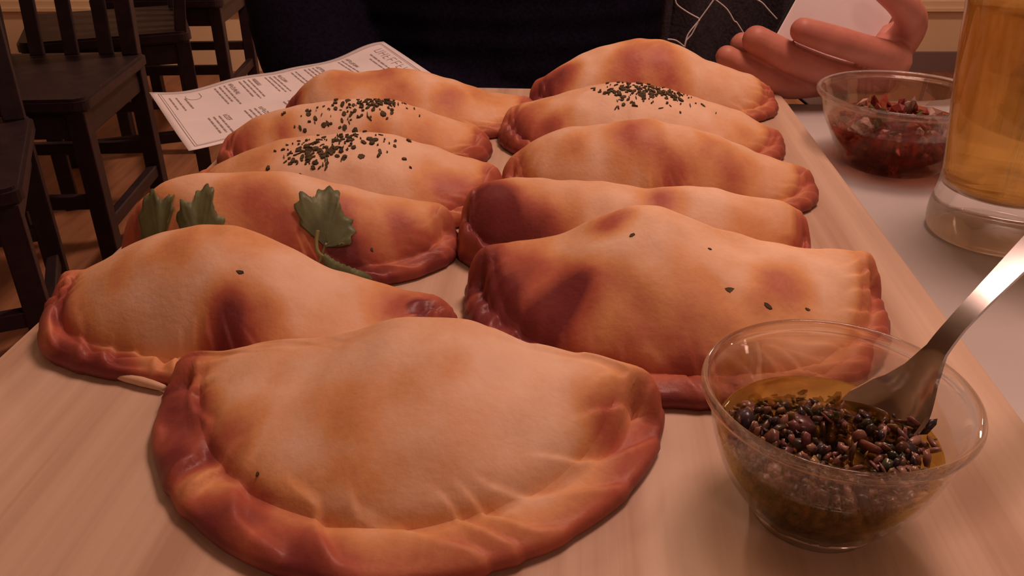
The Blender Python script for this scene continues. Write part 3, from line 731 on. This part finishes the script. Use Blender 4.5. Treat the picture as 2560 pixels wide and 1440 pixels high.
# ---------------------------------------------------------------- beer glass
GB = Vector((.2575, .4150, TT)); GH = .155
root = empty('beer_glass', GB); tag(root, 'tall glass of amber beer with a thick clear base', 'glass')
op = [(0, .001), (.026, .0006), (.030, 0), (.0335, .002), (.0345, .008), (.0342, .014), (.0330, .020), (.0322, .026), (.0325, .040), (.0372, .080), (.0405, .120), (.0430, GH-.001), (.0425, GH), (.0417, GH-.001), (.0390, .120), (.0357, .080), (.0312, .040), (.0302, .030), (.0270, .0260), (.015, .0242), (0, .024)]
lathe('glass_body', smooth_prof(op, 4), M['thick_glass'], root, 96)
bp = [(0, .0238), (.015, .0240), (.0272, .0258), (.0306, .030), (.0316, .040), (.0361, .080), (.0390, .115), (.0397, .124), (.034, .1243), (0, .1243)]
o = lathe('beer', bp, M['beer'], None, 96, GB); tag(o, 'amber beer filling the tall glass', 'beer')
o = lathe('foam', smooth_prof([(0, .1246), (.0380, .1246), (.0390, .127), (.0396, .134), (.037, .1365), (.02, .1375), (0, .138)], 3), M['foam'], None, 64, GB)
o.parent = bpy.data.objects['beer']; o.location = (0, 0, 0)

# ---------------------------------------------------------------- person
def world(p, dz=0): return (p[0], p[1], p[2]+ZB+dz)
def W(chain): return [(world(p), r) for p, r in chain]
person = empty('person', (0, 1.08, 0))
tag(person, 'seated person in a dark navy knit top, one hand resting on the table', 'person')
body_ch = [
  # head and neck
  [((0, 1.05, 1.10), .075), ((0, 1.03, 1.18), .058), ((0, 1.015, 1.25), .062), ((0, .995, 1.33), (.074, .088, .085)), ((0, 1.01, 1.40), (.078, .096, .078))],
  [((0, .945, 1.285), .035), ((0, .925, 1.27), .022)], [((0, .913, 1.345), .010), ((0, .900, 1.318), .014)],
  [((-.078, 1.01, 1.335), (.012, .02, .03))], [((.078, 1.01, 1.335), (.012, .02, .03))],
  # trunk under the clothes
  [((0, 1.10, .60), .12), ((0, 1.09, .75), .12), ((0, 1.07, 1.0), .12)],
  # left arm down to the wrist
  [((.17, 1.06, 1.02), .05), ((.27, 1.0, .86), .042), ((.33, .86, .765), .036), ((.315, .76, .775), .029), ((.302, .705, .780), .026)],
  # right arm
  [((-.17, 1.06, 1.02), .05), ((-.24, 1.02, .80), .042), ((-.20, .95, .69), .036), ((-.08, .90, .66), .030), ((-.01, .89, .655), .028), ((.03, .885, .652), .03)],
  # legs
  [((-.09, 1.08, .53), .08), ((-.12, .82, .53), .068), ((-.13, .66, .50), .055), ((-.13, .68, .28), .048), ((-.13, .71, .09), .036), ((-.13, .62, .045), .036)],
  [((.09, 1.08, .53), .08), ((.14, .82, .53), .068), ((.15, .66, .50), .055), ((.15, .68, .28), .048), ((.15, .71, .09), .036), ((.15, .62, .045), .036)],
]
body = blob('body', body_ch, .009, M['skin'], None, 3, 6, 12)
hand_ch = [W(c) for c in [
  [((.2972, .668, .0215), .0118), ((.267, .649, .0312), .0112), ((.2361, .638, .0412), .0108), ((.2122, .636, .0485), .0093)],
  [((.2933, .675, .0020), .0125), ((.2559, .656, .0095), .0118), ((.2166, .646, .0235), .0116), ((.1815, .645, .0400), .0104)],
  [((.2813, .682, .0020), .0120), ((.2473, .672, .0050), .0118), ((.2097, .669, .0142), .0110), ((.1790, .672, .0300), .0098)],
  [((.2500, .668, .0020), .0105), ((.2120, .652, .0030), .0096), ((.1840, .647, .0150), .0093), ((.1615, .647, .0270), .0084)],
  [((.3050, .695, .0160), .0150), ((.3090, .678, .0420), .0128), ((.2950, .662, .0600), .0112), ((.2740, .655, .0745), .0095)],
  [((.2972, .670, .0180), .0150), ((.3010, .700, .0170), .0200), ((.3020, .730, .0180), .0260)],
  [((.2880, .680, .0080), .0160), ((.2960, .705, .0120), .0210), ((.3030, .735, .0180), .0250)],
  [((.2720, .680, .0060), .0140), ((.2860, .705, .0110), .0190), ((.3010, .735, .0180), .0240)],
]]
hand = blob('hand', hand_ch, .0013, M['skin'], None, 3, 10, 14)
hand_r = blob('hand_r', [[((.03+.02*math.cos(.5*k)*0+.035*1, .885-.02+.012*k, .650), .012), ((.10, .865+.014*k, .648), .010), ((.125, .862+.016*k, .642), .008)] for k in range(4)]+[[((.03, .885, .652), .026), ((.06, .885, .65), (.022, .03, .016))], [((.04, .86, .655), .012), ((.075, .84, .655), .010)]], .003, M['skin'], None, 3, 6, 10)
# join the hands to the arms: one mesh
me_all = bmesh.new()
for o_ in (body, hand, hand_r): me_all.from_mesh(o_.data)
bm_me = bpy.data.meshes.new('body'); me_all.to_mesh(bm_me); me_all.free(); bm_me.materials.append(M['skin']); bm_me.polygons.foreach_set('use_smooth', [True]*len(bm_me.polygons))
for o_ in (body, hand, hand_r): bpy.data.objects.remove(o_)
def child_world(name, me, m=None):
    o = bpy.data.objects.new(name, me); link(o, person); o.matrix_parent_inverse = Matrix.Translation((0, -1.08, 0)); return o
child_world('body', bm_me)
def clothes(name, chains, vox, m, it=3):
    o = blob(name, chains, vox, m, None, it, 6, 14); o.parent = person; o.matrix_parent_inverse = Matrix.Translation((0, -1.08, 0)); return o
clothes('sweater', [
  [((0, 1.10, .575), (.20, .15, .10)), ((0, 1.08, .66), (.205, .165, .12)), ((0, 1.07, .82), (.205, .155, .12)), ((0, 1.07, .98), (.20, .14, .10)), ((0, 1.06, 1.06), (.12, .10, .05)), ((0, 1.05, 1.10), (.075, .075, .03))],
  [((.17, 1.06, 1.02), .075), ((.27, 1.0, .86), .066), ((.335, .87, .765), .055), ((.322, .795, .772), .044)],
  [((-.17, 1.06, 1.02), .078), ((-.235, 1.03, .82), .070), ((-.205, .95, .69), .062), ((-.09, .905, .66), .050), ((-.02, .892, .655), .042)],
], .007, M['navy'], 2)
clothes('trousers', [
  [((0, 1.10, .558), (.17, .15, .09)), ((0, 1.06, .56), (.17, .12, .085))],
  [((-.09, 1.08, .565), .095), ((-.12, .82, .555), .082), ((-.13, .66, .50), .068), ((-.13, .68, .28), .062), ((-.13, .71, .12), .056)],
  [((.09, 1.08, .565), .095), ((.14, .82, .555), .082), ((.15, .66, .50), .068), ((.15, .68, .28), .062), ((.15, .71, .12), .056)],
], .009, M['trousers'], 3)
for sx in (-.13, .15):
    clothes('shoe', [[((sx, .72, .045), (.042, .05, .045)), ((sx, .64, .040), (.043, .06, .036)), ((sx, .58, .030), (.038, .05, .028))]], .006, M['black'], 3)
clothes('hair', [[((0, 1.035, 1.42), (.082, .092, .068)), ((0, 1.06, 1.36), (.082, .075, .07)), ((0, 1.065, 1.30), (.072, .055, .05))]], .006, M['hair'], 2)
for sx in (-.032, .032):
    o = lathe('eye', smooth_prof([(0, -.011), (.008, -.008), (.011, 0), (.008, .008), (0, .011)], 3), M['white_plastic'], person, 24); o.location = (sx, .915-1.08, 1.345)
# scarf end hanging over the chest, draped with soft folds
V, Fc = [], []; nu, nv = 26, 22
for i in range(nu+1):
    for j in range(nv+1):
        a, b_ = i/nu, j/nv
        x = .137+.115*a+.010*math.sin(b_*3)+.01*b_*(a-.5); z = ZB+.15-.24*b_
        y = .825+.010*math.sin(a*9+b_*2)+.006*math.sin(a*17)+.03*(1-b_)
        V.append((x, y, z))
for i in range(nu):
    for j in range(nv): Fc.append((i*(nv+1)+j, i*(nv+1)+j+1, (i+1)*(nv+1)+j+1, (i+1)*(nv+1)+j))
o = obj_from('scarf', V, Fc, M['scarf'], person); o.matrix_parent_inverse = Matrix.Translation((0, -1.08, 0)); md = o.modifiers.new('t', 'SOLIDIFY'); md.thickness = .008; md.offset = 1
tag(o, 'charcoal knit scarf end')
root = empty('earphone_cord', (0, 0, 0)); tag(root, 'thin white cord tangled over the charcoal scarf', 'cord')
for pts in [
 [(.1473, .812, .0493), (.1487, .808, .0415), (.151, .808, .036), (.1615, .809, .029), (.1723, .808, .0237)],
 [(.1902, .812, .0518), (.1846, .808, .0415), (.173, .808, .023), (.1634, .807, .0096), (.161, .806, -.0013)],
 [(.1723, .806, .0233), (.1668, .806, .0103), (.1623, .806, .0042), (.1611, .806, -.002)],
 [(.1844, .808, .0411), (.1966, .808, .0323), (.2047, .808, .0217), (.2077, .808, .0197), (.2176, .808, .0069)],
 [(.2093, .811, .0493), (.2212, .809, .0415), (.2285, .808, .0376), (.2348, .808, .0317), (.2442, .808, .023)],
 [(.1445, .806, .0053), (.15, .806, .0049), (.1546, .806, .0031), (.161, .806, -.0016)]]:
    tube('strand', [(x*1.0, y, z+ZB) for x, y, z in pts], .00075, M['cord'], root, n=6, sub=6)

# white booklet held in the hand
root = empty('booklet', (0, 0, 0)); tag(root, 'small white booklet held between thumb and fingers', 'booklet')
p0 = Vector((.1977, .657, .036+ZB)); upv = (Vector((.2141, .672, .0643))-Vector((.1977, .657, .039))).normalized()
rg = Vector((.93, .34, -.10)); rg = (rg-upv*rg.dot(upv)).normalized(); nn = rg.cross(upv).normalized()
rot = Matrix((rg, upv, nn)).transposed()
bw_, bh_ = .085, .135
box('front_cover', p0+rg*bw_/2+upv*(bh_/2-.02), (bw_, bh_, .0012), M['paper'], root, rot, .0004)
box('pages', p0+rg*(bw_/2+.0008)+upv*(bh_/2-.02)-nn*.0022, (bw_-.003, bh_-.002, .0030), M['white_plastic'], root, rot, .0003)
box('back_cover', p0+rg*bw_/2+upv*(bh_/2-.02)-nn*.0044, (bw_, bh_, .0012), M['black'], root, rot, .0004)

# ---------------------------------------------------------------- chairs
def chair_proto():
    r = empty('wooden_chair'); m = M['dark_wood']; w_, d_, hs, hb = .42, .42, .46, .92
    rounded_plate('seat', -w_/2, w_/2, -d_/2, d_/2, hs-.03, hs, .03, m, r, .006)
    for sx in (-1, 1):
        beam('leg', (sx*(w_/2-.03), -d_/2+.03, 0), (sx*(w_/2-.03), -d_/2+.03, hs-.028), .038, .038, m, r)
        beam('leg', (sx*(w_/2-.03), d_/2-.025, 0), (sx*(w_/2-.03), d_/2-.025, hs-.028), .038, .038, m, r)
        beam('back_post', (sx*(w_/2-.03), d_/2-.025, hs-.002), (sx*(w_/2-.03), d_/2+.035, hb), .038, .030, m, r)
        beam('side_stretcher', (sx*(w_/2-.03), -d_/2+.03, .17), (sx*(w_/2-.03), d_/2-.03, .17), .022, .030, m, r)
        beam('seat_rail', (sx*(w_/2-.03), -d_/2+.03, hs-.06), (sx*(w_/2-.03), d_/2-.03, hs-.06), .020, .055, m, r)
    for yy in (-d_/2+.03, d_/2-.03):
        beam('seat_rail', (-w_/2+.03, yy, hs-.06), (w_/2-.03, yy, hs-.06), .055, .020, m, r, up=(0, 1, 0))
        beam('stretcher', (-w_/2+.03, yy, .23), (w_/2-.03, yy, .23), .030, .022, m, r, up=(0, 1, 0))
    beam('top_rail', (-w_/2+.02, d_/2+.033, hb-.03), (w_/2-.02, d_/2+.033, hb-.03), .075, .022, m, r, up=(0, 1, 0))
    for k in range(4):
        x = -w_/2+.09+k*(w_-.18)/3
        beam('slat', (x, d_/2-.022, hs-.002), (x, d_/2+.028, hb-.06), .034, .012, m, r)
    return r
def copy_tree(o, parent=None):
    c_ = o.copy(); COL.objects.link(c_); c_.parent = parent
    for ch in o.children: copy_tree(ch, c_)
    return c_
CH = chair_proto()
spots = [((-1.08, 1.87), 4, 'dark wooden slat-back chair turned towards the table, nearest of the empty chairs'),
         ((-1.13, 2.44), -68, 'dark wooden slat-back chair standing side-on in the middle of the empty chairs'),
         ((-1.14, 3.0), 3, 'dark wooden slat-back chair closest to the cream wall'),
         ((0.02, 1.12), 0, 'dark wooden slat-back chair that the person in navy sits on'),
         ((1.70, 2.55), 20, 'dark wooden slat-back chair behind the beer glass, off to the hand side'),
         ((-1.02, 1.31), 24, 'dark wooden slat-back chair turned at an angle, closest to the board\'s edge')]
for i, ((x, y), a, lab) in enumerate(spots):
    o = CH if i == 0 else copy_tree(CH)
    o.location = (x, y, 0); o.rotation_euler = (0, 0, R(a)); tag(o, lab, 'chair', 'dark wooden chairs')

# ---------------------------------------------------------------- lamps
def pendant(label, loc, drop, r, watts, col, soft, shade=True):
    rt_ = empty('pendant_lamp', (loc[0], loc[1], loc[2])); tag(rt_, label, 'lamp')
    em = mat('lit_bulb', col, .5, emit=col, estr=watts*2.2/(4*math.pi*soft*soft*math.pi) if soft else 1)
    tube('cable', [(0, 0, .10), (0, 0, RZ-loc[2])], .003, M['black'], rt_, n=8, sub=1)
    lathe('socket', [(0, .11), (.014, .11), (.016, .06), (0, .06)], M['brass'], rt_, 24)
    if shade: lathe('shade', [(.018, .10), (.06, .095), (r*.75, .06), (r, 0), (r*.985, -.002), (r*.73, .056), (.055, .091), (.018, .096)], M['shade'], rt_, 48)
    d = bpy.data.lights.new('lamp_light', 'POINT'); d.energy = watts; d.color = col; d.shadow_soft_size = soft
    o = bpy.data.objects.new('lamp_light', d); link(o, rt_); o.location = (0, 0, 0)
    return rt_
pendant('shaded pendant lamp hanging over the dining table', (.28, .57, 1.65), 0, .24, KEY_W, KEY_COL, .14)
pendant('added shaded pendant that brightens the cream wall', (.15, 2.75, 1.85), 0, .20, WALL_W, (1, .62, .42), .10)  # unseen lamp added to brighten the back wall and the room
pendant('added fill light built as a small shaded pendant behind the near end of the table', (.25, -.95, 1.95), 0, .20, FILL_W, KEY_COL, .12)  # added fill behind the camera, lifts surfaces that face the viewer
root = empty('string_light', (0, 0, 0)); tag(root, 'string of small warm bulbs under the ceiling', 'string light')
SP = catmull([(-1.2, 1.3, 2.45), (-.2, 1.2, 2.25), (.8, 1.05, 2.25), (1.8, .9, 2.45)], 6)
tube('wire', SP, .003, M['black'], root, n=6, sub=1)
bulb_m = mat('warm_bulb', (1, .8, .6), .4, emit=(1, .66, .42), estr=160)
for k in range(2, len(SP)-1, 3):
    p = SP[k]; o = lathe('bulb', smooth_prof([(0, -.03), (.014, -.024), (.018, -.012), (.012, .004), (.008, .012), (0, .012)], 3), bulb_m, root, 20); o.location = p-Vector((0, 0, .015))
